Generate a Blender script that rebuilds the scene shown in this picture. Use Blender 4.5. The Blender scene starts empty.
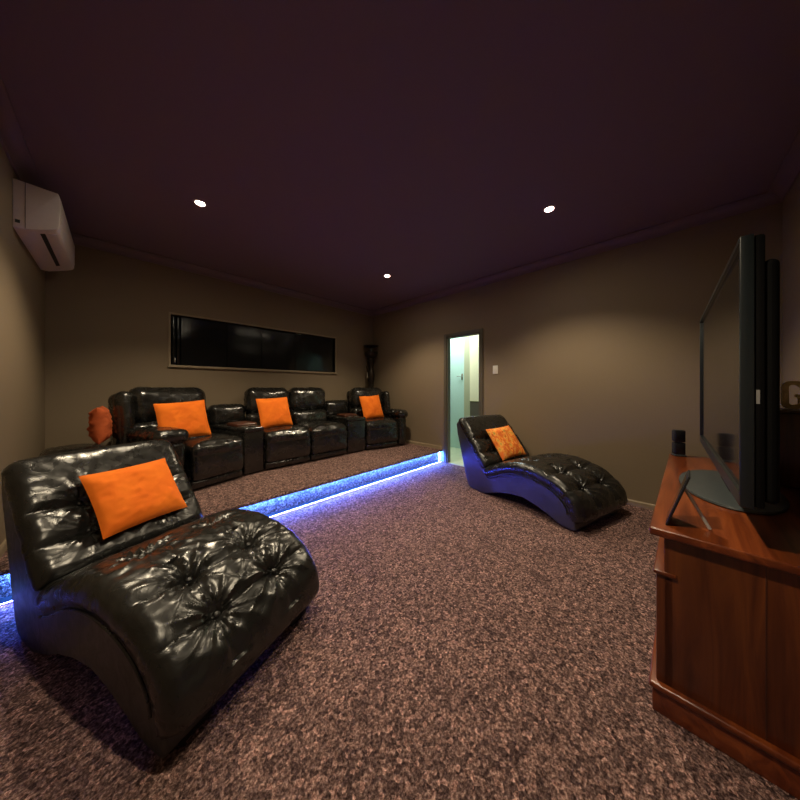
import bpy, bmesh, math, random
from mathutils import Vector, Matrix, noise
R = math.radians
C = bpy.context.scene.collection
rnd = random.Random(7)

# ------------------------------------------------------------------ materials
def new_mat(name):
    m = bpy.data.materials.new(name); m.use_nodes = True
    nt = m.node_tree
    return m, nt, nt.nodes['Principled BSDF']

def N(nt, kind, **kw):
    n = nt.nodes.new(kind)
    for k, v in kw.items(): n.inputs[k].default_value = v
    return n

def coords(nt, scale=(1, 1, 1), rot=(0, 0, 0)):
    tc = nt.nodes.new('ShaderNodeTexCoord')
    mp = nt.nodes.new('ShaderNodeMapping')
    mp.inputs['Scale'].default_value = scale
    mp.inputs['Rotation'].default_value = rot
    nt.links.new(tc.outputs['Object'], mp.inputs['Vector'])
    return mp.outputs['Vector']

def ramp(nt, fac, stops):
    r = nt.nodes.new('ShaderNodeValToRGB')
    e = r.color_ramp.elements
    while len(e) < len(stops): e.new(0.5)
    for el, (p, c) in zip(e, stops):
        el.position = p; el.color = (c[0], c[1], c[2], 1)
    nt.links.new(fac, r.inputs['Fac'])
    return r.outputs['Color']

def bump(nt, bsdf, height, strength, dist, prev=None):
    b = nt.nodes.new('ShaderNodeBump')
    b.inputs['Strength'].default_value = strength
    b.inputs['Distance'].default_value = dist
    nt.links.new(height, b.inputs['Height'])
    if prev: nt.links.new(prev, b.inputs['Normal'])
    nt.links.new(b.outputs['Normal'], bsdf.inputs['Normal'])
    return b.outputs['Normal']

def mat_plain(name, col, rough=.5, metal=0, nscale=40, var=.06, bstr=.05, coat=0):
    m, nt, b = new_mat(name)
    v = coords(nt)
    n = N(nt, 'ShaderNodeTexNoise', Scale=nscale, Detail=4.0); nt.links.new(v, n.inputs['Vector'])
    c0 = [max(0, x * (1 - var)) for x in col]; c1 = [min(1, x * (1 + var)) for x in col]
    nt.links.new(ramp(nt, n.outputs['Fac'], [(.3, c0), (.7, c1)]), b.inputs['Base Color'])
    b.inputs['Roughness'].default_value = rough; b.inputs['Metallic'].default_value = metal
    b.inputs['Coat Weight'].default_value = coat
    if bstr: bump(nt, b, n.outputs['Fac'], bstr, .002)
    return m

def mat_leather(name, col=(.0075, .0075, .007), rough=.27, spec=.65):
    m, nt, b = new_mat(name)
    v = coords(nt)
    vo = N(nt, 'ShaderNodeTexVoronoi', Scale=330.0); nt.links.new(v, vo.inputs['Vector'])
    n1 = N(nt, 'ShaderNodeTexNoise', Scale=14.0, Detail=5.0, Distortion=1.2); nt.links.new(v, n1.inputs['Vector'])
    n2 = N(nt, 'ShaderNodeTexNoise', Scale=5.0, Detail=2.0); nt.links.new(v, n2.inputs['Vector'])
    c1 = tuple(x * 1.7 for x in col)
    nt.links.new(ramp(nt, n2.outputs['Fac'], [(.35, col), (.7, c1)]), b.inputs['Base Color'])
    rr = ramp(nt, n1.outputs['Fac'], [(.3, (rough * .85,) * 3), (.75, (rough * 1.35,) * 3)])
    nt.links.new(rr, b.inputs['Roughness'])
    p = bump(nt, b, vo.outputs['Distance'], .12, .0006)
    bump(nt, b, n1.outputs['Fac'], .22, .012, p)
    b.inputs['Specular IOR Level'].default_value = spec
    return m

def mat_fabric(name, c0, c1, scale=900, rough=.9):
    m, nt, b = new_mat(name)
    v = coords(nt)
    n = N(nt, 'ShaderNodeTexNoise', Scale=9.0, Detail=3.0); nt.links.new(v, n.inputs['Vector'])
    f = N(nt, 'ShaderNodeTexNoise', Scale=scale, Detail=2.0); nt.links.new(v, f.inputs['Vector'])
    nt.links.new(ramp(nt, n.outputs['Fac'], [(.35, c0), (.65, c1)]), b.inputs['Base Color'])
    b.inputs['Roughness'].default_value = rough
    b.inputs['Sheen Weight'].default_value = .3
    b.inputs['Sheen Tint'].default_value = (c1[0], c1[1], c1[2], 1)
    bump(nt, b, f.outputs['Fac'], .3, .002)
    return m

def mat_carpet():
    m, nt, b = new_mat('speckled_carpet')
    v = coords(nt)
    n = N(nt, 'ShaderNodeTexNoise', Scale=105.0, Detail=3.0, Roughness=.7); nt.links.new(v, n.inputs['Vector'])
    w = N(nt, 'ShaderNodeTexVoronoi', Scale=95.0, Randomness=1.0); nt.links.new(v, w.inputs['Vector'])
    big = N(nt, 'ShaderNodeTexNoise', Scale=2.2, Detail=3.0); nt.links.new(v, big.inputs['Vector'])
    col = ramp(nt, n.outputs['Fac'], [(.30, (.035, .018, .018)), (.45, (.15, .088, .078)), (.56, (.31, .20, .18)), (.72, (.66, .47, .43))])
    mx = nt.nodes.new('ShaderNodeMixRGB'); mx.blend_type = 'MULTIPLY'; mx.inputs['Fac'].default_value = .6
    nt.links.new(col, mx.inputs[1])
    nt.links.new(ramp(nt, big.outputs['Fac'], [(.3, (.72, .72, .72)), (.7, (1, 1, 1))]), mx.inputs[2])
    tuft_ = N(nt, 'ShaderNodeTexVoronoi', Scale=72.0, Randomness=1.0); nt.links.new(v, tuft_.inputs['Vector'])
    sep = nt.nodes.new('ShaderNodeSeparateColor'); nt.links.new(tuft_.outputs['Color'], sep.inputs[0])
    mz = nt.nodes.new('ShaderNodeMixRGB'); mz.blend_type = 'MULTIPLY'; mz.inputs['Fac'].default_value = 1
    nt.links.new(mx.outputs[0], mz.inputs[1])
    nt.links.new(ramp(nt, sep.outputs[0], [(.0, (.38, .36, .38)), (.5, (.95, .92, .92)), (.85, (1.5, 1.42, 1.38)), (1, (2.2, 2.0, 1.95))]), mz.inputs[2])
    nt.links.new(mz.outputs[0], b.inputs['Base Color'])
    b.inputs['Roughness'].default_value = .95
    b.inputs['Specular IOR Level'].default_value = .1
    p = bump(nt, b, n.outputs['Fac'], .9, .02)
    bump(nt, b, w.outputs['Distance'], .5, .008, p)
    return m

def mat_wood(name, dark, mid, light, axis=0, rough=.28, scale=1.0, coat=.3):
    m, nt, b = new_mat(name)
    sc = [14 * scale] * 3; sc[axis] = 1.1 * scale
    v = coords(nt, tuple(sc))
    n = N(nt, 'ShaderNodeTexNoise', Scale=1.3, Detail=8.0, Roughness=.62, Distortion=.9); nt.links.new(v, n.inputs['Vector'])
    sc2 = [2.2] * 3; sc2[axis] = .6
    v2 = coords(nt, tuple(sc2))
    n2 = N(nt, 'ShaderNodeTexNoise', Scale=1.4, Detail=2.0, Distortion=.5); nt.links.new(v2, n2.inputs['Vector'])
    col = ramp(nt, n.outputs['Fac'], [(.3, dark), (.5, mid), (.72, light)])
    mx = nt.nodes.new('ShaderNodeMixRGB'); mx.blend_type = 'MULTIPLY'; mx.inputs['Fac'].default_value = 1
    nt.links.new(col, mx.inputs[1])
    nt.links.new(ramp(nt, n2.outputs['Fac'], [(.35, (.5, .45, .42)), (.65, (1.1, 1.05, 1.0))]), mx.inputs[2])
    nt.links.new(mx.outputs[0], b.inputs['Base Color'])
    b.inputs['Roughness'].default_value = rough
    b.inputs['Coat Weight'].default_value = coat; b.inputs['Coat Roughness'].default_value = .2
    bump(nt, b, n.outputs['Fac'], .05, .001)
    return m

def mat_emit(name, col, strength):
    m, nt, b = new_mat(name)
    b.inputs['Base Color'].default_value = (*col, 1)
    b.inputs['Emission Color'].default_value = (*col, 1)
    b.inputs['Emission Strength'].default_value = strength
    return m

def mat_pattern():
    m, nt, b = new_mat('patterned_fabric')
    v = coords(nt)
    vo = N(nt, 'ShaderNodeTexVoronoi', Scale=11.0); nt.links.new(v, vo.inputs['Vector'])
    n = N(nt, 'ShaderNodeTexNoise', Scale=16.0, Detail=4.0, Distortion=2.5); nt.links.new(v, n.inputs['Vector'])
    wv = N(nt, 'ShaderNodeTexWave', Scale=5.0, Distortion=9.0, Detail=2.0); nt.links.new(v, wv.inputs['Vector'])
    a = ramp(nt, n.outputs['Fac'], [(.35, (.55, .07, .01)), (.47, (.9, .24, .02)), (.56, (1, .45, .06)), (.68, (.75, .25, .12))])
    c = ramp(nt, vo.outputs['Distance'], [(.1, (.35, .28, .05)), (.25, (.9, .45, .08)), (.5, (.8, .16, .02))])
    mx = nt.nodes.new('ShaderNodeMixRGB'); mx.inputs['Fac'].default_value = .5
    nt.links.new(wv.outputs['Fac'], mx.inputs['Fac']); nt.links.new(a, mx.inputs[1]); nt.links.new(c, mx.inputs[2])
    nt.links.new(mx.outputs[0], b.inputs['Base Color']); b.inputs['Roughness'].default_value = .85
    bump(nt, b, n.outputs['Fac'], .2, .003)
    return m

M = dict(
    wall=mat_plain('taupe_wall_paint', (.215, .162, .105), .75, nscale=180, var=.03, bstr=.08),
    ceil=mat_plain('aubergine_ceiling_paint', (.19, .128, .150), .8, nscale=180, var=.03, bstr=.05),
    cornice=mat_plain('aubergine_cornice_paint', (.19, .13, .15), .6, nscale=90, var=.03, bstr=.03),
    base=mat_plain('beige_skirting_paint', (.30, .23, .15), .5, nscale=90, var=.03, bstr=.03),
    frame=mat_plain('door_frame_paint', (.10, .085, .062), .5, nscale=90, var=.04, bstr=.03),
    carpet=mat_carpet(),
    leather=mat_leather('black_leather'),
    leather2=mat_leather('black_recliner_leather', (.0085, .008, .007), .235, .95),
    orange=mat_fabric('orange_velvet', (.88, .165, .004), (.98, .215, .008)),
    rust=mat_fabric('rust_orange_fabric', (.42, .07, .012), (.6, .12, .03)),
    pattern=mat_pattern(),
    blackp=mat_plain('black_plastic', (.0045, .005, .006), .55, bstr=.02),
    greyp=mat_plain('charcoal_grey_plastic', (.045, .055, .06), .4, bstr=.03),
    bezel=mat_plain('slate_bezel_plastic', (.015, .021, .024), .3, bstr=.02),
    screen=mat_plain('dark_television_screen', (.008, .008, .009), .08, var=.02, bstr=0),
    panel=mat_plain('black_glossy_board', (.006, .007, .008), .18, nscale=3, bstr=.2),
    chrome=mat_plain('brushed_chrome', (.75, .75, .73), .22, 1, bstr=.02),
    silver=mat_plain('silver_painted_metal', (.62, .62, .62), .35, .3, bstr=.02),
    white=mat_plain('off_white_plastic', (.80, .72, .70), .35, var=.02, bstr=.01),
    whitesw=mat_plain('white_switch_plastic', (.8, .78, .74), .35, var=.02, bstr=.01),
    slot=mat_plain('dark_vent_slot', (.02, .02, .02), .6, bstr=.02),
    woodx=mat_wood('red_mahogany_lengthwise', (.085, .015, .004), (.20, .045, .010), (.33, .088, .02), 0),
    woodz=mat_wood('red_mahogany_upright', (.05, .010, .003), (.12, .030, .007), (.20, .058, .012), 2),
    wooddk=mat_wood('dark_brown_veneer', (.03, .008, .003), (.07, .02, .008), (.11, .035, .013), 2, .4),
    cream=mat_plain('cream_painted_wood', (.86, .66, .30), .5, nscale=50, var=.15, bstr=.1),
    bronze=mat_plain('dark_bronze', (.030, .022, .016), .35, .6, nscale=30, var=.3, bstr=.15),
    mint=mat_plain('mint_white_paint', (.50, .72, .64), .6, nscale=60, var=.03, bstr=.03),
    hallw=mat_plain('hall_olive_paint', (.42, .43, .28), .7, nscale=60, var=.03, bstr=.03),
    hallc=mat_plain('hall_cream_paint', (.85, .80, .55), .6, nscale=60, var=.03, bstr=.03),
    tile=mat_plain('pale_hall_tile', (.50, .55, .38), .3, nscale=12, var=.08, bstr=.03),
    matt=mat_plain('matt_black_housing', (.003, .003, .0035), .85, bstr=.02),
    grille=mat_plain('black_speaker_cloth', (.014, .015, .016), .8, nscale=600, var=.3, bstr=.4),
    red=mat_plain('red_sticker', (.45, .03, .05), .5, bstr=0),
    labelw=mat_plain('white_sticker', (.3, .3, .3), .5, bstr=0),
    lamp=mat_emit('lit_lamp_glass', (1, .86, .62), 420),
    led=mat_emit('blue_led_tape', (.045, .19, 1.0), 360),
    led_low=mat_emit('violet_blue_led_tape', (.055, .07, 1.0), 360),
    vinyl=mat_leather('black_vinyl_side', (.030, .030, .032), .36, .6),
    button=mat_leather('button_leather', (.008, .008, .008), .35),
)

M['matt'].node_tree.nodes['Principled BSDF'].inputs['Specular IOR Level'].default_value = .15
# ------------------------------------------------------------------ object helpers
def obj(name, bm, mat, parent=None, loc=None, rot=None, smooth=True, label=None):
    me = bpy.data.meshes.new(name)
    bmesh.ops.recalc_face_normals(bm, faces=bm.faces[:])
    bm.to_mesh(me); bm.free()
    if smooth:
        for p in me.polygons: p.use_smooth = True
        try: me.set_sharp_from_angle(angle=R(40))
        except Exception: pass
    me.materials.append(mat)
    o = bpy.data.objects.new(name, me); C.objects.link(o)
    if parent: o.parent = parent
    if loc: o.location = loc
    if rot: o.rotation_euler = rot
    if label: o['label'] = label
    return o

def tag(o, label, cat, group=None):
    o['label'] = label; o['category'] = cat
    if group: o['group'] = group
    return o

def thing(name, label, cat, loc=(0, 0, 0), rz=0, group=None):
    o = bpy.data.objects.new(name, None); C.objects.link(o)
    o.empty_display_size = .1
    o.location = loc; o.rotation_euler = (0, 0, rz)
    return tag(o, label, cat, group)

def struct(name, bm, mat, parent=None, smooth=False):
    o = obj(name, bm, mat, parent, smooth=smooth)
    if not parent: o['kind'] = 'structure'
    return o

def box(bm, x0, x1, y0, y1, z0, z1, bev=0, seg=2, mtx=None):
    r = bmesh.ops.create_cube(bm, size=1.0)
    vs = r['verts']
    for v in vs:
        v.co = Vector((x0 + (v.co.x + .5) * (x1 - x0), y0 + (v.co.y + .5) * (y1 - y0), z0 + (v.co.z + .5) * (z1 - z0)))
    if bev:
        es = list({e for v in vs for e in v.link_edges})
        rb = bmesh.ops.bevel(bm, geom=es, offset=bev, segments=seg, profile=.5, affect='EDGES')
        vs = rb['verts'] if rb['verts'] else vs
    if mtx is not None:
        fs = set()
        for v in vs: v.co = mtx @ v.co
    return bm

def BX(*a, **k):
    bm = bmesh.new(); box(bm, *a, **k); return bm

def prism(poly, lo, hi, axis='x', bev=0, seg=3):
    """poly: list of 2D points, extruded along axis from lo to hi"""
    bm = bmesh.new()
    def P(a, b, c):
        return {'x': (c, a, b), 'y': (a, c, b), 'z': (a, b, c)}[axis]
    A = [bm.verts.new(P(a, b, lo)) for a, b in poly]
    B = [bm.verts.new(P(a, b, hi)) for a, b in poly]
    n = len(poly)
    for i in range(n): bm.faces.new((A[i], A[(i + 1) % n], B[(i + 1) % n], B[i]))
    fa = bm.faces.new(A[::-1]); fb = bm.faces.new(B)
    if bev:
        es = [e for e in bm.edges if e in set(fa.edges) | set(fb.edges)]
        bmesh.ops.bevel(bm, geom=es, offset=bev, segments=seg, profile=.5, affect='EDGES')
    return bm

def lathe(profile, seg=32, c=(0, 0)):
    bm = bmesh.new(); rings = []
    for r, z in profile:
        if r < 1e-5: rings.append([bm.verts.new((c[0], c[1], z))])
        else: rings.append([bm.verts.new((c[0] + r * math.cos(2 * math.pi * k / seg), c[1] + r * math.sin(2 * math.pi * k / seg), z)) for k in range(seg)])
    for a, b in zip(rings, rings[1:]):
        for k in range(seg):
            k2 = (k + 1) % seg
            if len(a) == 1 and len(b) > 1: bm.faces.new((a[0], b[k], b[k2]))
            elif len(b) == 1 and len(a) > 1: bm.faces.new((a[k], b[0], a[k2]))
            elif len(a) > 1: bm.faces.new((a[k], b[k], b[k2], a[k2]))
    return bm

def tube(pts, r, seg=10, bm=None):
    bm = bm or bmesh.new(); rings = []
    pts = [Vector(p) for p in pts]
    for i, p in enumerate(pts):
        t = (pts[min(i + 1, len(pts) - 1)] - pts[max(i - 1, 0)]).normalized()
        up = Vector((0, 0, 1)) if abs(t.z) < .9 else Vector((1, 0, 0))
        a = t.cross(up).normalized(); b = t.cross(a)
        rings.append([bm.verts.new(p + r * (math.cos(2 * math.pi * k / seg) * a + math.sin(2 * math.pi * k / seg) * b)) for k in range(seg)])
    for a, b in zip(rings, rings[1:]):
        for k in range(seg): bm.faces.new((a[k], a[(k + 1) % seg], b[(k + 1) % seg], b[k]))
    bm.faces.new(rings[0][::-1]); bm.faces.new(rings[-1])
    return bm

def soft_box(sx, sy, sz, r, puff=(0, 0, 0), seg=22, wr=0.0, seed=0, freq=9.0, sag=None, mtx=None):
    """upholstery block: rounded, bulging faces, soft creases. centred on origin."""
    bm = bmesh.new()
    bmesh.ops.create_cube(bm, size=2.0)
    bmesh.ops.subdivide_edges(bm, edges=bm.edges[:], cuts=seg, use_grid_fill=True)
    H = Vector((sx / 2, sy / 2, sz / 2))
    r = min(r, H.x * .98, H.y * .98, H.z * .98)
    off = Vector((seed * 3.1, seed * 1.7, seed * 2.3))
    for v in bm.verts:
        u = v.co.copy()
        # spread the samples so the rounded edge gets enough of them
        uu = Vector([math.sin(max(-1, min(1, c)) * math.pi / 2) * .35 + c * .65 for c in u])
        p = Vector((uu.x * H.x, uu.y * H.y, uu.z * H.z))
        inner = Vector([max(-(H[i] - r), min(H[i] - r, p[i])) for i in range(3)])
        d = p - inner
        if d.length > 1e-9: n = d.normalized(); p = inner + n * r
        else: n = Vector((0, 0, 1))
        b = [(1 - uu[i] ** 2) for i in range(3)]
        p.x += (1 if uu.x > 0 else -1) * abs(uu.x) ** 3 * puff[0] * b[1] * b[2]
        p.y += (1 if uu.y > 0 else -1) * abs(uu.y) ** 3 * puff[1] * b[0] * b[2]
        p.z += (1 if uu.z > 0 else -1) * abs(uu.z) ** 3 * puff[2] * b[0] * b[1]
        if wr:
            q = p * freq + off
            w = noise.noise(q) * .6 + (.5 - abs(noise.noise(q * 1.9 + Vector((5, 2, 9))))) * .5 - .2
            p += n * w * wr
        if sag: p += sag(p, n)
        v.co = p
    if mtx is not None: bm.transform(mtx)
    return bm

def T(x, y, z): return Matrix.Translation((x, y, z))
def RX(d): return Matrix.Rotation(R(d), 4, 'X')
def RY(d): return Matrix.Rotation(R(d), 4, 'Y')
def RZ(d): return Matrix.Rotation(R(d), 4, 'Z')

def merge(a, b):
    me = bpy.data.meshes.new('tmp'); b.to_mesh(me); b.free(); a.from_mesh(me); bpy.data.meshes.remove(me); return a

# ------------------------------------------------------------------ room
XL, XR, YB, YF, ZC, PZ, PY = -.49, 3.68, 4.355, -.655, 2.76, .20, 2.62
T_ = .12
def wall_holes(axis, at, thick, a0, a1, hole, z1=ZC):
    """vertical wall with one rectangular opening (h0,h1,hz0,hz1)"""
    bm = bmesh.new()
    h0, h1, hz0, hz1 = hole
    rects = [(a0, h0, 0, z1), (h1, a1, 0, z1), (h0, h1, hz1, z1)]
    if hz0 > .02: rects.append((h0, h1, 0, hz0))
    for p, q, s, t in rects:
        if axis == 'x': box(bm, p, q, at, at + thick, s, t)
        else: box(bm, at, at + thick, p, q, s, t)
    return bm
WX0, WX1, WZ0, WZ1 = .455, 2.775, 1.485, 2.105
DY0, DY1, DZ1 = 1.955, 2.53, 2.01
struct('floor', BX(XL - .15, 5.6, YF - .15, YB + .15, -.1, 0), M['carpet'])
struct('ceiling', BX(XL - .15, XR + .15, YF - .15, YB + .15, ZC, ZC + .1), M['ceil'])
struct('wall_left', BX(XL - T_, XL, YF, YB, 0, ZC), M['wall'])
struct('wall_front', BX(XL - T_, XR + T_, YF - T_, YF, 0, ZC), M['wall'])
struct('wall_back', wall_holes('x', YB, T_, XL - T_, XR + T_, (WX0, WX1, WZ0, WZ1)), M['wall'])
struct('wall_right', wall_holes('y', XR, .06, YF, YB, (DY0, DY1, 0, DZ1)), M['wall'])

# cornice: cove section per wall
cs = .085
cove = [(0, 0), (0, -cs), (.012, -cs), (.014, -cs + .010)]
for k in range(1, 7):
    a = R(90 * k / 6); cove.append((.014 + (cs - .028) * (1 - math.cos(a)), -cs + .010 + (cs - .022) * math.sin(a)))
cove += [(cs, -.012), (cs, 0)]
def cove_run(n, axis, base, sgn, lo, hi):
    if axis == 'y': bm = prism([(base + sgn * a, ZC + b) for a, b in cove], lo, hi, 'y')
    else: bm = prism([(base + sgn * a, ZC + b) for a, b in cove], lo, hi, 'x')
    struct('trim_%d' % n, bm, M['cornice'], smooth=True)
cove_run(1, 'x', YB, -1, XL, XR); cove_run(2, 'y', XR, -1, YF, YB)
cove_run(3, 'y', XL, 1, YF, YB); cove_run(4, 'x', YF, 1, XL, XR)

# skirting boards
def skirt(poly_axis, base, sgn, lo, hi, z=0):
    pts = [(base, z), (base + sgn * .014, z), (base + sgn * .014, z + .045), (base + sgn * .008, z + .055), (base, z + .055)]
    return prism(pts, lo, hi, poly_axis)
struct('baseboard_right', merge(skirt('y', XR, -1, YF, DY0 - .055), skirt('y', XR, -1, PY + .0, YB, PZ)), M['base'])
struct('baseboard_back', skirt('x', YB, -1, XL, XR, PZ), M['base'])
struct('baseboard_left', merge(skirt('y', XL, 1, YF, PY - .01), skirt('y', XL, 1, PY, YB, PZ)), M['base'])
struct('baseboard_front', skirt('x', YF, 1, XL, XR), M['base'])

# raised platform with carpeted nose and LED lit riser
plat = bmesh.new()
box(plat, XL, XR, PY + .048, YB, .001, PZ - .001)
merge(plat, prism([(PY + .06, PZ), (PY + .012, PZ), (PY + .003, PZ - .004), (PY, PZ - .012), (PY, PZ - .026), (PY + .004, PZ - .031), (PY + .009, PZ - .031), (PY + .011, PZ - .020), (PY + .06, PZ - .020)], XL, XR, 'x'))
box(plat, XL, XR, PY + .05, YB, PZ - .02, PZ)
p = obj('floor_platform', plat, M['carpet'], smooth=False); p['kind'] = 'structure'; p.name = 'floor_raised'
ledbm = bmesh.new()
box(ledbm, XL + .01, XR - .03, PY + .0125, PY + .026, PZ - .0275, PZ - .0215)
box(ledbm, XR - .034, XR - .028, PY + .030, PY + .040, .017, PZ - .0215)
led = obj('led_tape', ledbm, M['led'], smooth=False)
low = bmesh.new(); box(low, XL + .01, XR - .03, PY + .0045, PY + .0085, .0095, .0165)
obj('lower_tape', low, M['led_low'], led, smooth=False, label='lower run of the strip at floor level')
tag(led, 'glowing blue light strip running under the nose and along the foot of the carpeted step', 'light strip')
ch = bmesh.new()
box(ch, XL + .01, XR - .04, PY + .0085, PY + .046, .001, .024, .002)
box(ch, XL + .01, XR - .04, PY - .011, PY + .046, .0185, .027, .002)
obj('cable_channel', ch, M['slot'], led, label='thin dark channel')

# door opening 
def frame_strip():
    bm = bmesh.new(); w = .05
    for y0, y1, z0, z1 in ((DY0 - w, DY0, 0, DZ1 + w), (DY1, DY1 + w, 0, DZ1 + w), (DY0, DY1, DZ1, DZ1 + w)):
        box(bm, XR - .018, XR, y0, y1, z0, z1, .004)
    for y0, y1, z0, z1 in ((DY0, DY0 + .018, 0, DZ1), (DY1 - .018, DY1, 0, DZ1), (DY0, DY1, DZ1 - .018, DZ1)):
        box(bm, XR - .004, XR + .07, y0, y1, z0, z1)
    return bm
struct('door_1', frame_strip(), M['frame'])

# hall beyond the door
HX = 4.74
def hall():
    struct('wall_hall_far', BX(HX, HX + .1, 1.2, 6.0, 0, 2.6), M['mint'])
    bm = bmesh.new(); box(bm, XR + .06, HX + .1, 5.9, 6.0, 0, 2.6); box(bm, XR + .06, HX + .1, 1.2, 1.3, 0, 2.6)
    box(bm, XR + .06, XR + .08, YB, 6.0, 0, 2.6)
    struct('wall_hall_ends', bm, M['mint'])
    struct('ceiling_hall', BX(XR + .06, HX + .1, 1.2, 6.0, 2.6, 2.7), M['hallc'])
    struct('floor_hall', BX(XR + .0, HX, 1.2, 6.0, 0, .006), M['tile'])
    struct('baseboard_hall', BX(HX - .015, HX, 1.3, 5.9, .006, .085, .004), M['hallw'])
    # mint white door leaf in the hall wall, its olive architrave and the cream panel next to it
    d = struct('door_2', BX(HX - .03, HX, 2.83, 3.62, .006, 2.12, .004), M['mint'])
    h = bmesh.new(); box(h, HX - .036, HX - .03, 2.865, 2.90, 1.36, 1.48, .002)
    tube([(HX - .035, 2.885, 1.43), (HX - .075, 2.885, 1.43), (HX - .08, 2.97, 1.43)], .008, bm=h)
    obj('door_handle', h, M['chrome'], d)
    struct('trim_5', BX(HX - .05, HX, 2.70, 2.83, .006, 2.35, .004), M['hallw'])
    struct('trim_6', BX(HX - .06, HX, 2.30, 2.70, .95, 2.45, .004), M['hallc'])
    struct('trim_7', BX(HX - .05, HX, 2.30, 2.70, .006, .95, .004), M['frame'])
hall()

# window with black boards
wf = bmesh.new(); w = .022
for x0, x1, z0, z1 in ((WX0 - w, WX1 + w, WZ1, WZ1 + w), (WX0 - w, WX1 + w, WZ0 - w, WZ0), (WX0 - w, WX0, WZ0, WZ1), (WX1, WX1 + w, WZ0, WZ1)):
    box(wf, x0, x1, YB - .012, YB + T_, z0, z1, .003)
win = struct('window_1', wf, M['base'])
struct('window_sill', BX(WX0 - .03, WX1 + .03, YB - .03, YB + .02, WZ0 - .03, WZ0 - .008, .004), M['base'], win)
gl = BX(WX0, WX1, YB + .095, YB + .105, WZ0, WZ1)
obj('pane', gl, M['screen'], win, smooth=False)
edges = [.56, 1.06, 1.52, 2.03, 2.77]
depth = [(.040, .020), (.020, .030), (.030, .012), (.010, .034)]
for i in range(4):
    x0, x1 = edges[i] + .003, edges[i + 1] - .003
    d0, d1 = depth[i]
    bm = bmesh.new(); nx, nz = 14, 8
    g = {}
    for s in (0, 1):
        for a in range(nx + 1):
            for b in range(nz + 1):
                u, v = a / nx, b / nz
                x = x0 + (x1 - x0) * u; z = WZ0 + .008 + (WZ1 - WZ0 - .018) * v
                if i >= 1: z -= .018 * v * math.sin(math.pi * min(1, max(0, (x - 1.3) / 1.1))) 
                y = YB + d0 + (d1 - d0) * u + .008 * noise.noise(Vector((x * 3, z * 4, 2))) + s * .012
                g[s, a, b] = bm.verts.new((x, y, z))
    for s in (0, 1):
        for a in range(nx):
            for b in range(nz): bm.faces.new((g[s, a, b], g[s, a + 1, b], g[s, a + 1, b + 1], g[s, a, b + 1]))
    for a in range(nx):
        for b in (0, nz): bm.faces.new((g[0, a, b], g[0, a + 1, b], g[1, a + 1, b], g[1, a, b]))
    for b in range(nz):
        for a in (0, nx): bm.faces.new((g[0, a, b], g[0, a, b + 1], g[1, a, b + 1], g[1, a, b]))
    obj('shutter_panel', bm, M['panel'], win)
bk = bmesh.new(); box(bk, .475, .50, YB + .02, YB + .05, WZ0 + .01, WZ1 - .01, .004); box(bk, .52, .55, YB + .03, YB + .06, WZ0 + .01, WZ1 - .02, .004)
obj('shutter_stile', bk, M['panel'], win)
hg = bmesh.new(); box(hg, .492, .505, YB + .012, YB + .022, WZ0 + .03, WZ0 + .09, .003)
box(hg, 2.035, 2.12, YB + .0, YB + .012, WZ1 - .022, WZ1 - .012, .003)
obj('hinge', hg, M['chrome'], win)

# ------------------------------------------------------------------ ceiling downlights
def downlight(x, y, label, power=1.0, lbl2=None):
    t = thing('downlight', label, 'ceiling light', (x, y, ZC), 0, 'recessed ceiling downlights')
    obj('trim_ring', lathe([(.030, -.001), (.034, -.008), (.046, -.007), (.050, 0), (.046, .0)], 28), M['cornice'], t)
    obj('lamp', lathe([(0, -.0065), (.018, -.006), (.030, -.003), (.030, -.0005)], 24), M['lamp'], t)
    l = bpy.data.lights.new('lamp_beam', 'SPOT'); l.energy = 98 * power; l.color = (1, .82, .56)
    l.spot_size = R(118); l.spot_blend = .62; l.shadow_soft_size = .045
    lo = bpy.data.objects.new('lamp_beam', l); C.objects.link(lo); lo.parent = t; lo.location = (0, 0, -.03)
    return t
downlight(.487, 2.823, 'lit round downlight nearest the air conditioner on the left')
downlight(2.622, .738, 'lit round downlight on the right, nearest the right wall with the television')
downlight(2.613, 2.79, 'lit round downlight near the far corner, the lowest of those in view')
downlight(.487, .738, 'lit round downlight above the near tufted chaise, overhead of the viewer')

# ------------------------------------------------------------------ air conditioner on left wall
AL = .98; ax, ay, az = XL, 3.15, 2.288
ac = thing('air_conditioner', 'white split air conditioner mounted high on the left wall', 'air conditioner', (ax, ay, az))
prof = [(.0, .0), (.045, -.002), (.10, .018), (.145, .036), (.178, .050), (.190, .060), (.197, .080), (.199, .20), (.197, .295), (.190, .312), (.0, .322)]
obj('body', prism(prof, .012, AL - .012, 'y', .006), M['white'], ac)
for y0, y1 in ((0, .013), (AL - .013, AL)):
    obj('end_cap', prism([(a * 1.012, b * 1.006 - .001) for a, b in prof], y0, y1, 'y', .004), M['white'], ac)
# panel seam on end cap, vent, louvre, front panel
obj('front_panel', prism([(.197, .088), (.203, .10), (.204, .28), (.198, .300), (.192, .300), (.196, .2)], .02, AL - .02, 'y'), M['white'], ac)
obj('seam', BX(.050, .0525, -.0015, .001, .004, .318), M['slot'], ac)
a0 = math.atan2(.036 - .018, .045)
obj('outlet_slot', BX(-.012, .012, 0, .74, -.0025, .001, mtx=T(.115, .08, .0235) @ RY(-math.degrees(a0))), M['slot'], ac, smooth=False)
obj('louvre', BX(-.020, .030, 0, .74, -.005, -.001, .0015, mtx=T(.152, .08, .0375) @ RY(-math.degrees(a0))), M['white'], ac)
obj('badge', BX(.010, .030, -.0015, .001, .030, .052), M['greyp'], ac)

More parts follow.
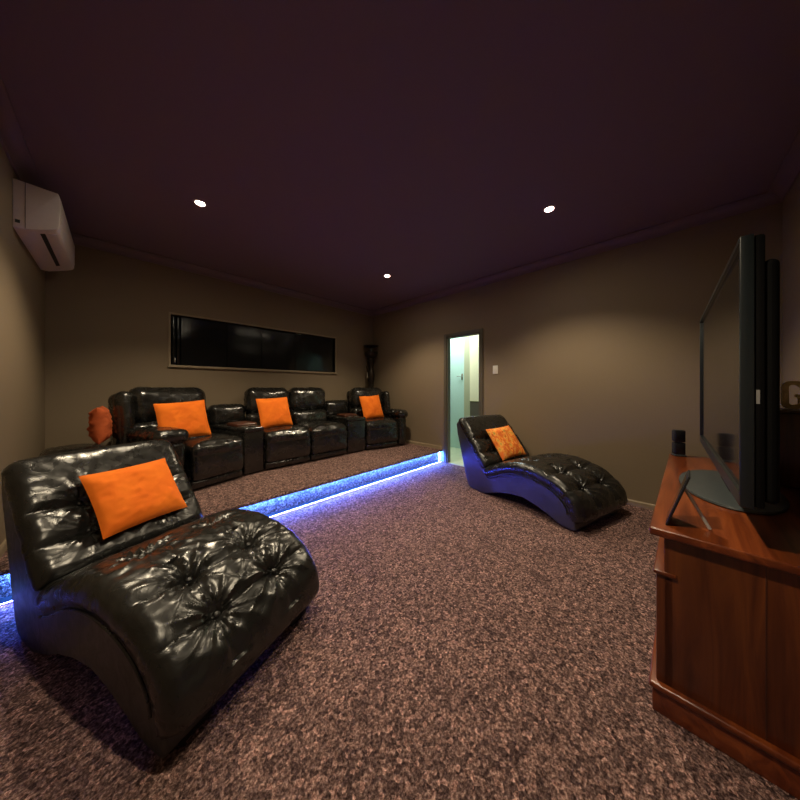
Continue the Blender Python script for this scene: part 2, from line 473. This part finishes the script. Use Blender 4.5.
# light switch on the right wall
sw = thing('light_switch', 'small white light switch on the right wall beside the doorway', 'switch', (XR, 1.72, 1.455))
obj('plate', BX(-.009, 0, -.036, .036, -.058, .058, .003), M['whitesw'], sw)
obj('rocker', BX(-.014, -.008, -.014, .014, -.024, .024, .002), M['whitesw'], sw)

# ------------------------------------------------------------------ chaise longue
def catmull(pts, n):
    out = []
    P = [Vector(p) for p in pts]; P = [2 * P[0] - P[1]] + P + [2 * P[-1] - P[-2]]
    for i in range(1, len(P) - 2):
        for k in range(n):
            t = k / n; a, b, c, d = P[i - 1], P[i], P[i + 1], P[i + 2]
            out.append(.5 * ((2 * b) + (-a + c) * t + (2 * a - 5 * b + 4 * c - d) * t * t + (-a + 3 * b - 3 * c + d) * t ** 3))
    out.append(P[-2]); return out

def resample(pts, n):
    L = [0]
    for a, b in zip(pts, pts[1:]): L.append(L[-1] + (b - a).length)
    out = []; j = 0
    for i in range(n + 1):
        s = L[-1] * i / n
        while j < len(L) - 2 and L[j + 1] < s: j += 1
        t = (s - L[j]) / max(1e-9, L[j + 1] - L[j]); out.append(pts[j].lerp(pts[j + 1], t))
    return out, L[-1]

def sweep_pad(prof, width, thick, disp, n=150, m=84, endr=.06):
    """cushion swept along a (y,z) profile that is its upper face. disp(s, x) -> outward offset"""
    pts, L = resample(catmull(prof, 12), n)
    bm = bmesh.new(); rows = []
    hw = width / 2; er = min(.055, thick * .48)
    for i, p in enumerate(pts):
        t = (pts[min(i + 1, n)] - pts[max(i - 1, 0)]).normalized(); nn = Vector((-t.y, t.x))
        s = L * i / n
        e = min(s, L - s)
        k = 1 if e > endr else math.sqrt(max(0, 1 - ((endr - e) / endr) ** 2))
        k = max(k, .02)
        mid = -thick / 2
        row = []
        for j in range(m):
            u = j / m
            if u < .62:      # top, from left to right, dense
                x = -1 + 2 * (u / .62); side = 1
            elif u < .69: x = 1; side = 1 - 2 * (u - .62) / .07
            elif u < .93: x = 1 - 2 * (u - .69) / .24; side = -1
            else: x = -1; side = -1 + 2 * (u - .93) / .07
            X = x * hw; H = side * thick / 2
            ix = max(-(hw - er), min(hw - er, X)); ih = max(-(thick / 2 - er), min(thick / 2 - er, H))
            d = Vector((X - ix, H - ih))
            if d.length > 1e-9: d = d.normalized() * er
            X = ix + d.x; H = ih + d.y
            if side == 1:
                edge = 1 - abs(x) ** 4
                H += disp(s, X) * edge * k
                X += 0
            H *= (.25 + .75 * k) if k < 1 else 1
            if side != 1 or abs(x) > .9: X += (1 if X > 0 else -1) * .004 * noise.noise(Vector((s * 14, X * 3, 7)))
            off = mid + H
            q = p + nn * off
            row.append(bm.verts.new((X * (.97 + .03 * k), q.x, q.y)))
        rows.append(row)
    for a, b in zip(rows, rows[1:]):
        for j in range(m): bm.faces.new((a[j], a[(j + 1) % m], b[(j + 1) % m], b[j]))
    bm.faces.new(rows[0][::-1]); bm.faces.new(rows[-1])
    return bm

def pt_at(prof, s):
    pts, L = resample(catmull(prof, 12), 200)
    i = int(max(1, min(199, 200 * s / L))); t = (pts[i + 1] - pts[i - 1]).normalized()
    nn = Vector((-t.y, t.x))
    return pts[i], nn

SEATP = [(.012, .075), (.0, .15), (.035, .255), (.13, .355), (.28, .425), (.46, .455), (.62, .445), (.78, .400), (.93, .325), (1.02, .305)]
BACKP = [(.955, .325), (1.01, .40), (1.11, .535), (1.21, .665), (1.29, .765), (1.345, .815), (1.41, .815), (1.44, .765)]
CW = .70
SB = [(.29, -.135), (.29, .135), (.50, -.135), (.50, .135), (.82, -.15), (.82, .15)]     # buttons on the seat
BB = [(.19, -.15), (.17, .15), (.35, -.15), (.35, .15)]                                 # buttons on the back
def tuft(buttons, rows, cols, seed, amp=.032, wr=.016, linex=.016, liney=.010):
    rr = random.Random(seed)
    ph = [(rr.uniform(0, 6.28), rr.randint(5, 7), rr.uniform(.8, 1.2)) for _ in buttons]
    def f(s, x):
        d = .014
        for (bs, bx), (p0, nn, am) in zip(buttons, ph):
            ds, dx = s - bs, x - bx
            r = math.hypot(ds, dx)
            d -= amp * am * math.exp(-(r / .040) ** 1.5) + amp * .35 * math.exp(-(r / .12) ** 2)
            th = math.atan2(ds, dx)
            wob = 1.3 * noise.noise(Vector((dx * 7 + seed, ds * 7, nn)))
            c = math.cos(nn * th + p0 + wob)
            c = (1 - abs(c) ** .7) * 1.6 - .5 
            d += wr * am * c * min(1, r / .03) * math.exp(-r / .105)
        for rs in rows:
            q = s - rs - .012 * noise.noise(Vector((x * 9, rs * 7, seed)))
            d -= linex * math.exp(-abs(q) / .014) + linex * .7 * math.exp(-(q / .05) ** 2)
        for cx, s0, s1 in cols:
            if s0 < s < s1:
                q = x - cx - .012 * noise.noise(Vector((s * 9, cx * 7, seed)))
                d -= liney * math.exp(-abs(q) / .014) + liney * .7 * math.exp(-(q / .05) ** 2)
        # long soft creases running in from the edges
        e = abs(x) / (CW / 2)
        d += .020 * e ** 3 * (noise.noise(Vector((s * 24 + seed, x * 2.5, 1.3))))
        d += .005 * noise.noise(Vector((s * 7, x * 8, seed)))
        d += .003 * noise.noise(Vector((s * 22, x * 24, seed)))
        return d
    return f

def make_chaise(label, loc, rz):
    t = thing('chaise_longue', label, 'chaise longue', loc, rz, 'black leather chaise longues')
    top = resample(catmull(SEATP[1:-1] , 10), 40)[0]
    upper = []
    for i, p in enumerate(top):
        tt = (top[min(i + 1, 40)] - top[max(i - 1, 0)]).normalized(); nn = Vector((-tt.y, tt.x))
        if nn.y < 0: nn = -nn
        upper.append(p - nn * .085)
    upper = [Vector((.06, .10))] + [u for u in upper if u.x > .07 and u.x < .99]
    bt = [Vector(q) for q in [(1.06, .31), (1.14, .44), (1.23, .57), (1.31, .68), (1.37, .745)]]
    lower = [Vector(q) for q in [(1.425, .775), (1.45, .735), (1.425, .63), (1.375, .46), (1.33, .31), (1.295, .18), (1.27, .08), (1.23, .015), (1.18, .0), (1.06, .0), (.98, .012), (.90, .045), (.80, .085), (.66, .12), (.52, .145), (.40, .12), (.30, .075), (.22, .03), (.16, .012), (.07, .012), (.055, .03)]]
    poly = [(q.x, q.y) for q in upper + bt + lower]
    obj('frame', prism(poly, -CW / 2 + .012, CW / 2 - .012, 'x', .012, 3), M['vinyl'], t)
    seat = obj('seat_cushion', sweep_pad(SEATP, CW, .125, tuft(SB, [.29, .50], [(-.135, .10, .62), (.135, .10, .62)], 3), n=190, m=150, endr=.05), M['leather'], t)
    back = obj('back_cushion', sweep_pad(BACKP, CW, .12, tuft(BB, [.17, .35], [(-.15, .10, .42), (.15, .10, .42)], 5, amp=.016, wr=.009, linex=.026, liney=.006), n=120, m=130, endr=.05), M['leather'], t)
    for prof, bl, par, dip in ((SEATP, SB, seat, .030), (BACKP, BB, back, .040)):
        for bs, bx in bl:
            p, nn = pt_at(prof, bs)
            q = p + nn * (-dip)
            ang = math.atan2(nn.x, nn.y)
            bm = lathe([(0, .005), (.007, .004), (.011, 0), (.010, -.008), (0, -.010)], 14)
            bm.transform(T(bx, q.x, q.y) @ Matrix.Rotation(-ang, 4, 'X'))
            obj('button', bm, M['button'], par)
    for sx in (-1, 1):
        # welt piping along both edges of the seat
        pts = resample(catmull(SEATP, 12), 60)[0][4:-2]
        out = []
        for i, p in enumerate(pts):
            tt = (pts[min(i + 1, len(pts) - 1)] - pts[max(i - 1, 0)]).normalized(); nn = Vector((-tt.y, tt.x))
            q = p - nn * .118; out.append((sx * (CW / 2 - .006), q.x, q.y))
        obj('piping', tube(out, .005, 8), M['leather'], t)
    for sx in (-.24, .24):
        for sy in (.11, 1.12):
            obj('foot', BX(sx - .05, sx + .05, sy - .05, sy + .05, 0, .02, .004), M['blackp'], t)
    return t
def dup(root, label, loc, rz):
    r = root.copy(); C.objects.link(r); r.location = loc; r.rotation_euler = (0, 0, rz); r['label'] = label
    for chd in list(root.children):
        c = chd.copy(); C.objects.link(c); c.parent = r
        for g in list(chd.children):
            d = g.copy(); C.objects.link(d); d.parent = c
    return r
ch1 = make_chaise('large black tufted leather chaise longue in the near left foreground', (.45, 1.22, 0), R(21.8))
ch1.scale = (1.04, 1.0, 1.0)
ch2 = dup(ch1, 'black tufted leather chaise longue beside the doorway and right wall', (3.0, .375, 0), R(-16))
ch2.scale = (1.19, 1.045, 1.0)

# ------------------------------------------------------------------ pillows
def pillow_bm(w, h, d, seed=0, n=34, crush=0.0):
    bm = bmesh.new(); g = {}
    for s in (-1, 1):
        for a in range(n + 1):
            for b in range(n + 1):
                u, v = -1 + 2 * a / n, -1 + 2 * b / n
                pin = .045
                x = u * w / 2 * (1 - pin * (1 - v * v)); y = v * h / 2 * (1 - pin * (1 - u * u))
                th = (max(0, (1 - u ** 4) * (1 - v ** 4))) ** .55 * (1 - .25 * (u * u + v * v) / 2)
                z = s * d / 2 * th
                edge = (1 - abs(u)) * (1 - abs(v))
                z += s * d * .10 * th * noise.noise(Vector((u * 2.3 + seed, v * 2.3, s * 1.0)))
                z += s * .006 * th * noise.noise(Vector((u * 7 + seed, v * 7, s * 3)))
                if crush: z += s * crush * th * (abs(noise.noise(Vector((u * 2 + seed, v * 3.5, s)))) - .3)
                if th < 1e-6 and s == 1: g[s, a, b] = g[-1, a, b]; continue
                g[s, a, b] = bm.verts.new((x, y, z))
    for s in (-1, 1):
        for a in range(n):
            for b in range(n): bm.faces.new((g[s, a, b], g[s, a + 1, b], g[s, a + 1, b + 1], g[s, a, b + 1]))
    return bm
def pillow(label, loc, rz, lean, w, h, d, mat, seed, roll=0, crush=0, group='orange scatter cushions'):
    """upright pillow whose face looks along local -Y; loc = centre of its lower edge"""
    bm = pillow_bm(w, h, d, seed, crush=crush)
    bm.transform(RY(roll) @ T(0, 0, h / 2) @ RX(90))
    o = obj('pillow', bm, mat, None, loc, (R(-lean), 0, rz), smooth=True)
    return tag(o, label, 'pillow', group)

def local(root_loc, rz, p):
    c, s = math.cos(rz), math.sin(rz)
    return (root_loc[0] + c * p[0] - s * p[1], root_loc[1] + s * p[0] + c * p[1], root_loc[2] + p[2])
pillow('bright orange pillow leaning on the back of the near chaise longue', local((.45, 1.22, 0), R(21.8), (.05, .975, .43)), R(21.8) + R(4), 36, .41, .37, .12, M['orange'], 1)
pillow('orange and gold patterned pillow on the chaise longue beside the doorway', local((2.955, .44, 0), R(-16), (.115, .94, .37)), R(-16), 36, .44, .41, .12, M['pattern'], 2, roll=-3, group=None)

# ------------------------------------------------------------------ recliners on the platform
L2 = M['leather2']
def back_unit(t, x0, x1, y, tilt=10, seed=0, zb=.40):
    """two stacked pads of a recliner back between x0 and x1, front face at y"""
    w = x1 - x0; cx = (x0 + x1) / 2
    m = T(cx, y + .10, zb) @ RX(-tilt)
    obj('lumbar_pad', soft_box(w, .20, .27, .075, (.0, .04, .01), 26, .016, seed, 8, mtx=m @ T(0, 0, .12)), L2, t)
    obj('headrest_pad', soft_box(w, .24, .375, .10, (.0, .035, .01), 26, .016, seed + 1, 7, mtx=m @ T(0, .015, .42)), L2, t)
def seat_unit(t, x0, x1, depth=.62, seed=0):
    w = x1 - x0; cx = (x0 + x1) / 2
    obj('seat_pad', soft_box(w, depth, .17, .07, (.0, .012, .028), 28, .016, seed + 2, 8, mtx=T(cx, depth / 2 - .012, .380)), L2, t)
    # footrest: padded front leaf with a seam near its lower edge
    obj('footrest_pad', soft_box(w - .006, .11, .285, .045, (.0, .016, 0), 24, .012, seed + 3, 7, mtx=T(cx, .048, .238)), L2, t)
    obj('kick_panel', soft_box(w - .012, .07, .085, .025, (.0, .006, 0), 16, .003, seed + 4, 9, mtx=T(cx, .062, .060)), L2, t)
def base_unit(t, x0, x1, y1=.86):
    obj('base', BX(x0 + .01, x1 - .01, .09, y1, .02, .33, .015), L2, t)
    obj('back_shell', soft_box(x1 - x0 - .01, .12, .86, .05, (0, .01, 0), 16, .004, 3, mtx=T((x0 + x1) / 2, .77, .52) @ RX(-7)), L2, t)
    for sx in (x0 + .06, x1 - .06):
        for sy in (.16, y1 - .08):
            obj('foot', BX(sx - .025, sx + .025, sy - .025, sy + .025, 0, .024, .003), M['blackp'], t)
def arm_unit(t, x0, x1, seed=0, depth=.84):
    w = x1 - x0; cx = (x0 + x1) / 2
    obj('arm_panel', soft_box(w - .03, depth - .03, .50, .05, (.012, .012, 0), 24, .010, seed, 8, mtx=T(cx, depth / 2 + .01, .265)), L2, t)
    obj('armrest', soft_box(w + .01, depth * .80, .13, .06, (.0, .01, .02), 28, .016, seed + 1, 10, mtx=T(cx, depth * .40 - .01, .545) @ RX(-2)), L2, t)
    obj('front_welt', tube([(x0 + .035, .0, .06), (x0 + .03, -.004, .25), (x0 + .035, .0, .46)], .005), L2, t)

# left recliner, arm on its left
R1 = (.500, 3.222, PZ); a1 = R(17)
r1 = thing('recliner', 'black leather recliner seat at the left end of the theatre row', 'recliner', R1, a1, 'black leather theatre seats')
W1 = .52
base_unit(r1, 0, W1); seat_unit(r1, 0, W1, seed=10); arm_unit(r1, -.285, -.02, 12)
back_unit(r1, -.22, W1 - .03, .58, 8, 14)
obj('back_side_bolster', soft_box(.13, .26, .60, .06, (.01, .02, 0), 22, .012, 17, 9, mtx=T(-.265, .725, .66) @ RX(-8)), L2, r1)
# loveseat
RL = (1.232, 3.42, PZ); aL = R(-.8)
ls = thing('loveseat_recliner', 'black leather two-seat recliner in the middle of the theatre row', 'sofa', RL, aL, 'black leather theatre seats')
base_unit(ls, 0, 1.17)
for k in range(2):
    x0 = .585 * k
    seat_unit(ls, x0 + .002, x0 + .583, seed=20 + 6 * k); back_unit(ls, x0 - .01 + .02 * k - .012, x0 + .583 + .02 * k - .0, .575, 8, 22 + 6 * k)
# right recliner, arm on its right
R4 = (2.745, 3.39, PZ); a4 = R(-12)
r4 = thing('recliner', 'black leather recliner seat at the right end of the row, by the far corner', 'recliner', R4, a4, 'black leather theatre seats')
base_unit(r4, 0, .60, .80); seat_unit(r4, 0, .60, seed=40); arm_unit(r4, .605, .80, 42, .66)
back_unit(r4, .0, .64, .50, 8, 44)
obj('back_side_bolster', soft_box(.12, .22, .56, .055, (.01, .02, 0), 22, .010, 47, 9, mtx=T(.695, .60, .66) @ RX(-8)), L2, r4)

# wedge consoles between the seats
def W(loc, rz, x, y): q = local(loc, rz, (x, y, 0)); return Vector((q[0], q[1]))
def console(label, A, B, Cc, D, seed):
    """A,B front left/right; Cc,D back right/left (world xy)"""
    A, B, Cc, D = [Vector(q) for q in (A, B, Cc, D)]
    o = (A + B) / 2; rz = math.atan2((B - A).y, (B - A).x)
    t = thing('console', label, 'console table', (o.x, o.y, PZ), rz, 'wedge consoles between the theatre seats')
    def L(p): d = Vector((p.x - o.x, p.y - o.y)); c, s = math.cos(-rz), math.sin(-rz); return Vector((c * d.x - s * d.y, s * d.x + c * d.y))
    a, b, c_, d_ = [L(q) for q in (A, B, Cc, D)]
    def inset(k):
        cen = (a + b + c_ + d_) / 4; return [(q + (cen - q).normalized() * k) for q in (a, b, c_, d_)]
    q = inset(.012)
    bm = prism([(p.x, p.y) for p in q], .015, .50, 'z', .02); obj('body', bm, L2, t)
    q = inset(.002); 
    bm = prism([(p.x, p.y) for p in q], .488, .545, 'z', .022, 4); top = obj('padded_top', bm, L2, t)
    yb = (c_.y + d_.y) / 2; xm = (c_.x + d_.x) / 2; wd = abs(c_.x - d_.x)
    ang = math.degrees(math.atan2((c_ - d_).y, (c_ - d_).x))
    obj('back_pad', soft_box(wd - .0, .17, .27, .07, (0, .03, .01), 24, .010, seed, 8, mtx=T(xm, yb - .11, .645) @ RZ(ang) @ RX(-6)), L2, t)
    for sx in (-.058, .058):
        cup = lathe([(.040, .0), (.046, .008), (.046, .010), (.036, .010), (.034, .002), (0, .001)], 26)
        obj('cup_holder', cup, M['chrome'], t, (sx * .95, .11, .543))
    obj('storage_lid', soft_box(min(.24, wd * .6), .26, .05, .02, (0, 0, .008), 14, .004, seed + 2, mtx=T(xm * .5, .33, .553)), M['wooddk'], t)
    return t
console('wedge shaped black console with cup holders right of the left end recliner',
        W(R1, a1, W1 + .012, .03), W(RL, aL, -.012, .03), W(RL, aL, -.035, .90), W(R1, a1, W1 + .04, .90), 50)
console('wedge shaped black console with cup holders left of the right end recliner',
        W(RL, aL, 1.185, .03), W(R4, a4, -.012, .03), W(R4, a4, -.04, .86), W(RL, aL, 1.205, .90), 54)

# side ottoman behind left recliner with crumpled cushion
ot = thing('ottoman', 'black leather ottoman half hidden left of the left end recliner', 'ottoman', (-.27, 3.66, PZ), R(4))
obj('cushion', soft_box(.36, .42, .16, .06, (0, 0, .03), 18, .01, 60, mtx=T(0, 0, .40)), L2, ot)
obj('base', soft_box(.34, .40, .31, .03, (.005, .005, 0), 14, .004, 61, mtx=T(0, 0, .175)), L2, ot)
pillow('crumpled rust orange pillow poking out behind the left end recliner', (-.100, 3.735, PZ + .50), R(84), 2, .27, .33, .14, M['rust'], 9, crush=.03, group=None)

def on_seat(loc, rz, x, y): return local(loc, rz, (x, y - .08, .484))
pillow('orange pillow on the recliner at the left end of the theatre row', on_seat(R1, a1, .08, .35), a1 - R(14), 24, .43, .41, .12, M['orange'], 3, roll=-4)
pillow('orange pillow on the left seat of the middle two-seat recliner', on_seat(RL, aL, .25, .37), aL + R(4), 20, .43, .41, .12, M['orange'], 4, roll=-2)
pillow('orange pillow on the recliner at the right end of the theatre row', on_seat(R4, a4, .26, .32), a4 + R(8), 20, .42, .41, .12, M['orange'], 5, roll=-2)

# ------------------------------------------------------------------ dark ornamental stand in the far corner
st = thing('ornamental_stand', 'tall dark bronze ornamental stand with a wide dish top in the far corner', 'ornament', (3.50, 4.20, PZ))
obj('pedestal', lathe([(0, 0), (.115, 0), (.12, .02), (.10, .05), (.05, .09), (.045, .5), (.06, .56), (.045, .62), (.040, 1.00), (.055, 1.05), (.045, 1.10)], 24), M['bronze'], st)
stem = bmesh.new()
merge(stem, lathe([(.045, 1.08), (.065, 1.15), (.075, 1.25), (.060, 1.34), (.045, 1.40), (.050, 1.46), (.070, 1.52), (.060, 1.60)], 20))
obj('stem', stem, M['bronze'], st)
obj('bowl', lathe([(.045, 1.58), (.085, 1.60), (.125, 1.66), (.135, 1.70), (.125, 1.705), (.10, 1.68), (.03, 1.66), (0, 1.66)], 28), M['bronze'], st)
obj('neck', lathe([(.02, 1.65), (.03, 1.68), (.022, 1.74), (.03, 1.79)], 16), M['greyp'], st)
obj('dish', lathe([(.03, 1.785), (.10, 1.80), (.148, 1.825), (.150, 1.835), (.10, 1.825), (0, 1.815)], 28), M['bronze'], st)
obj('handle', tube([(-.05, -.01, 1.28), (-.115, -.02, 1.33), (-.125, -.02, 1.42), (-.09, -.015, 1.50), (-.055, -.01, 1.54)], .011), M['bronze'], st)
obj('pendant', lathe([(0, 1.17), (.012, 1.18), (.016, 1.20), (.006, 1.25), (.004, 1.30)], 12, (-.115, -.03)), M['chrome'], st)

# ------------------------------------------------------------------ television cabinet
CZ = .682
cab = thing('tv_cabinet', 'reddish brown wooden television cabinet at the right edge', 'cabinet', (1.398, .031, 0), R(-2.1))
CL, CD = 1.66, .555
def rail(bm, x0, x1, y0, y1, z0, z1, b=.004): box(bm, x0, x1, y0, y1, z0, z1, b)
obj('top', BX(-.010, CL + .01, -CD - .005, .018, CZ - .030, CZ, .007, 3), M['woodx'], cab)
obj('end_panel', BX(.012, .034, -CD + .01, -.022, .05, CZ - .029, .002), M['woodz'], cab)
obj('end_panel', BX(CL - .034, CL - .012, -CD + .01, -.022, .05, CZ - .029, .002), M['woodz'], cab)
obj('back_panel', BX(.034, CL - .034, -CD + .01, -CD + .022, .05, CZ - .03), M['wooddk'], cab)
lower = bmesh.new()
for x in (.012, CL - .05): box(lower, x, x + .038, -.05, .0, .09, .515, .006)
box(lower, .034, CL - .034, -CD + .02, -.03, .09, .11); box(lower, .034, CL - .034, -CD + .02, -.03, .50, .515)
for x in (.53, 1.05): box(lower, x, x + .02, -CD + .02, -.02, .11, .50)
obj('carcass', lower, M['woodz'], cab)
mo = bmesh.new(); box(mo, .004, CL - .004, -.055, .008, .507, .522, .005); obj('waist_moulding', mo, M['woodx'], cab)
pl = bmesh.new(); box(pl, -.004, CL + .004, -CD + .0, .010, .0, .085, .004); box(pl, -.012, CL + .012, -CD - .004, .020, .085, .108, .008, 3)
obj('plinth', pl, M['woodx'], cab)
fr = bmesh.new(); box(fr, .034, CL - .034, -.06, -.04, .522, CZ - .03); obj('frieze_rail', fr, M['woodz'], cab)
for k in range(3):
    x0 = .045 + k * .52; x1 = x0 + .47
    dr = obj('drawer', BX(x0, x1, -.045, -.026, .528, CZ - .036, .004), M['woodx'], cab)
    kb = lathe([(0, .022), (.010, .020), (.013, .012), (.006, .005), (.006, 0)], 16); kb.transform(T((x0 + x1) / 2, -.026, .588) @ RX(-90)); obj('knob', kb, M['chrome'], dr)
    dd = bmesh.new(); box(dd, x0, x1, -.030, -.008, .115, .498, .004)
    door = obj('door', dd, M['woodz'], cab)
    obj('door_panel', BX(x0 + .05, x1 - .05, -.012, -.002, .165, .448, .006), M['woodz'], door)
    kb = lathe([(0, .022), (.010, .020), (.013, .012), (.006, .005), (.006, 0)], 16); kb.transform(T(x1 - .03, -.008, .33) @ RX(-90)); obj('knob', kb, M['chrome'], door)
for y in (-.25,): obj('panel_joint', BX(.0105, .0125, y - .0015, y + .0015, .11, CZ - .031), M['wooddk'], cab)

# ------------------------------------------------------------------ television
tv = thing('television', 'large black flat television standing on the wooden cabinet', 'television', (2.18, -.20, CZ), 0)
TX0, TX1, TZ0, TZ1 = 1.405 - 2.18, 2.955 - 2.18, .815 - CZ, 1.69 - CZ
b = .016
bz = bmesh.new()
for x0, x1, z0, z1 in ((TX0 + b, TX1 - b, TZ0, TZ0 + .045), (TX0 + b, TX1 - b, TZ1 - b, TZ1)):
    box(bz, x0, x1, .002, .032, z0, z1)
for x0, x1 in ((TX0, TX0 + b), (TX1 - b, TX1)): box(bz, x0, x1, .002, .032, TZ0, TZ1, .003)
obj('bezel', bz, M['bezel'], tv)
obj('screen', BX(TX0 + b * .7, TX1 - b * .7, .006, .022, TZ0 + .04, TZ1 - b * .7), M['screen'], tv, smooth=False)
obj('back_housing', BX(TX0 + .004, TX1 - .004, -.020, .004, TZ0 + .004, TZ1 - .004, .008), M['matt'], tv)
obj('rear_bulge', BX(TX0 + .010, TX1 - .010, -.050, -.015, TZ0 + .02, TZ1 - .085, .018, 5), M['matt'], tv)
obj('stand_neck', BX(-.14, .14, -.045, -.010, .02, TZ0 + .06, .01), M['blackp'], tv)
sb = lathe([(0, 0), (.985, 0), (1.0, .3), (.99, .7), (.93, 1), (0, 1.08)], 48); sb.transform(Matrix.Diagonal((.37, .175, .018, 1)))
obj('stand_base', sb, M['greyp'], tv, (0, -.02, .0005))
obj('side_label', BX(TX0 + .0032, TX0 + .008, -.0085, -.0015, .468, .512), M['labelw'], tv, smooth=False, label='small white sticker')
rs = bmesh.new(); box(rs, TX0 + .075, TX0 + .095, -.066, -.058, .20, .215); box(rs, TX0 + .075, TX0 + .095, -.066, -.058, .222, .235)
rl = obj('warning_label', BX(TX0 + .050, TX0 + .0605, -.050, -.030, .155, .195), M['red'], tv, smooth=False, label='small red sticker')
rl2 = obj('warning_label', BX(TX0 + .049, TX0 + .061, -.048, -.032, .172, .178), M['labelw'], rl, smooth=False)

# small satellite speakers on the cabinet
def speaker(label, x, y, rz):
    t = thing('satellite_speaker', label, 'speaker', (x, y, CZ), rz)
    obj('stand', BX(-.032, .032, -.034, .034, 0, .014, .004), M['greyp'], t)
    obj('lower_body', BX(-.027, .027, -.030, .030, .014, .104, .006), M['blackp'], t)
    obj('upper_body', BX(-.027, .027, -.030, .030, .108, .198, .006), M['blackp'], t)
    for z in (.059, .153):
        g = BX(-.023, .023, .028, .033, z - .038, z + .038, .003); obj('grille', g, M['grille'], t)
    return t
speaker('small black two-cube speaker at the far end of the wooden cabinet', 2.985, -.062, R(20))

# easel photo frame at the near corner of the cabinet
pf = thing('photo_frame', 'dark photo frame leaning on a silver strut at the cabinet corner', 'photo frame', (1.505, .004, CZ + .001), R(-2))
lean = R(17)
fb = bmesh.new(); box(fb, -.062, .062, -.007, .0, 0, .205, .002)
mt = Matrix.Rotation(lean, 4, 'X')
fb.transform(mt); obj('frame', fb, M['blackp'], pf)
g = BX(-.052, .052, -.001, .001, .014, .190); g.transform(mt); obj('glass', g, M['screen'], pf, smooth=False)
obj('strut', tube([(0, -.052, .135), (0, -.115, .004)], .0052, 8), M['silver'], pf)

# wooden box speaker behind the television, cream ornament on it
wb = thing('wooden_speaker', 'dark brown wooden loudspeaker box standing behind the television', 'speaker', (2.60, -.50, CZ), 0)
obj('cabinet', BX(-.15, .15, -.115, .115, 0, .385, .006), M['woodz'], wb)
obj('top_board', BX(-.156, .156, -.12, .12, .385, .400, .004), M['wooddk'], wb)
obj('grille', BX(-.13, .13, .115, .124, .02, .37, .004), M['grille'], wb)
def gshape():
    bm = bmesh.new()
    def arc(cx, cz, rx, rz, a0, a1, n): return [(cx + rx * math.cos(R(a0 + (a1 - a0) * k / n)), cz + rz * math.sin(R(a0 + (a1 - a0) * k / n))) for k in range(n + 1)]
    o = [(.052, .120)] + arc(.012, .130, .040, .032, 0, 90, 5)[1:] + arc(-.012, .130, .032, .032, 90, 180, 6) + arc(-.012, .032, .032, .032, 180, 270, 6) + arc(.010, .032, .036, .032, 270, 360, 6) + [(.046, .085), (.008, .085), (.008, .068), (.024, .068), (.024, .036)]
    o += arc(.008, .036, .014, .014, 0, -90, 4)[1:] + arc(-.004, .036, .016, .014, 270, 180, 4) + arc(-.004, .128, .016, .014, 180, 90, 4) + arc(.010, .128, .014, .014, 90, 0, 4) + [(.026, .120)]
    bm = prism(o, -.014, .014, 'y', .003, 2); bm.transform(Matrix.Diagonal((.86, 1, .96, 1))); return bm
go = obj('letter_ornament', gshape(), M['cream'], None, (2.635, -.503, CZ + .401), (0, 0, R(-90)))
tag(go, 'small cream ornament shaped like a block letter G behind the television', 'ornament')

# ------------------------------------------------------------------ lights beyond the door
l = bpy.data.lights.new('hall_lamp_light', 'AREA'); l.energy = 31; l.size = .6; l.color = (.86, 1, .98)
lo = bpy.data.objects.new('hall_lamp_light', l); C.objects.link(lo); lo.location = (4.15, 3.0, 2.57)

w = bpy.data.worlds.new('world'); bpy.context.scene.world = w; w.use_nodes = True
w.node_tree.nodes['Background'].inputs['Color'].default_value = (.02, .02, .025, 1)

# ------------------------------------------------------------------ camera
cam = bpy.data.cameras.new('camera'); co = bpy.data.objects.new('camera', cam); C.objects.link(co)
co.location = (0, 0, 1.2); co.rotation_euler = (R(90), 0, R(44.2 - 90))
cam.sensor_width = 36; cam.lens = 275 * 36 / 800; cam.shift_y = -12 / 800; cam.clip_start = .02
sc = bpy.context.scene; sc.camera = co
sc.view_settings.view_transform = 'Standard'; sc.view_settings.look = 'None'
sc.view_settings.gamma = 1; sc.view_settings.use_curve_mapping = False
sc.view_settings.exposure = 0.2
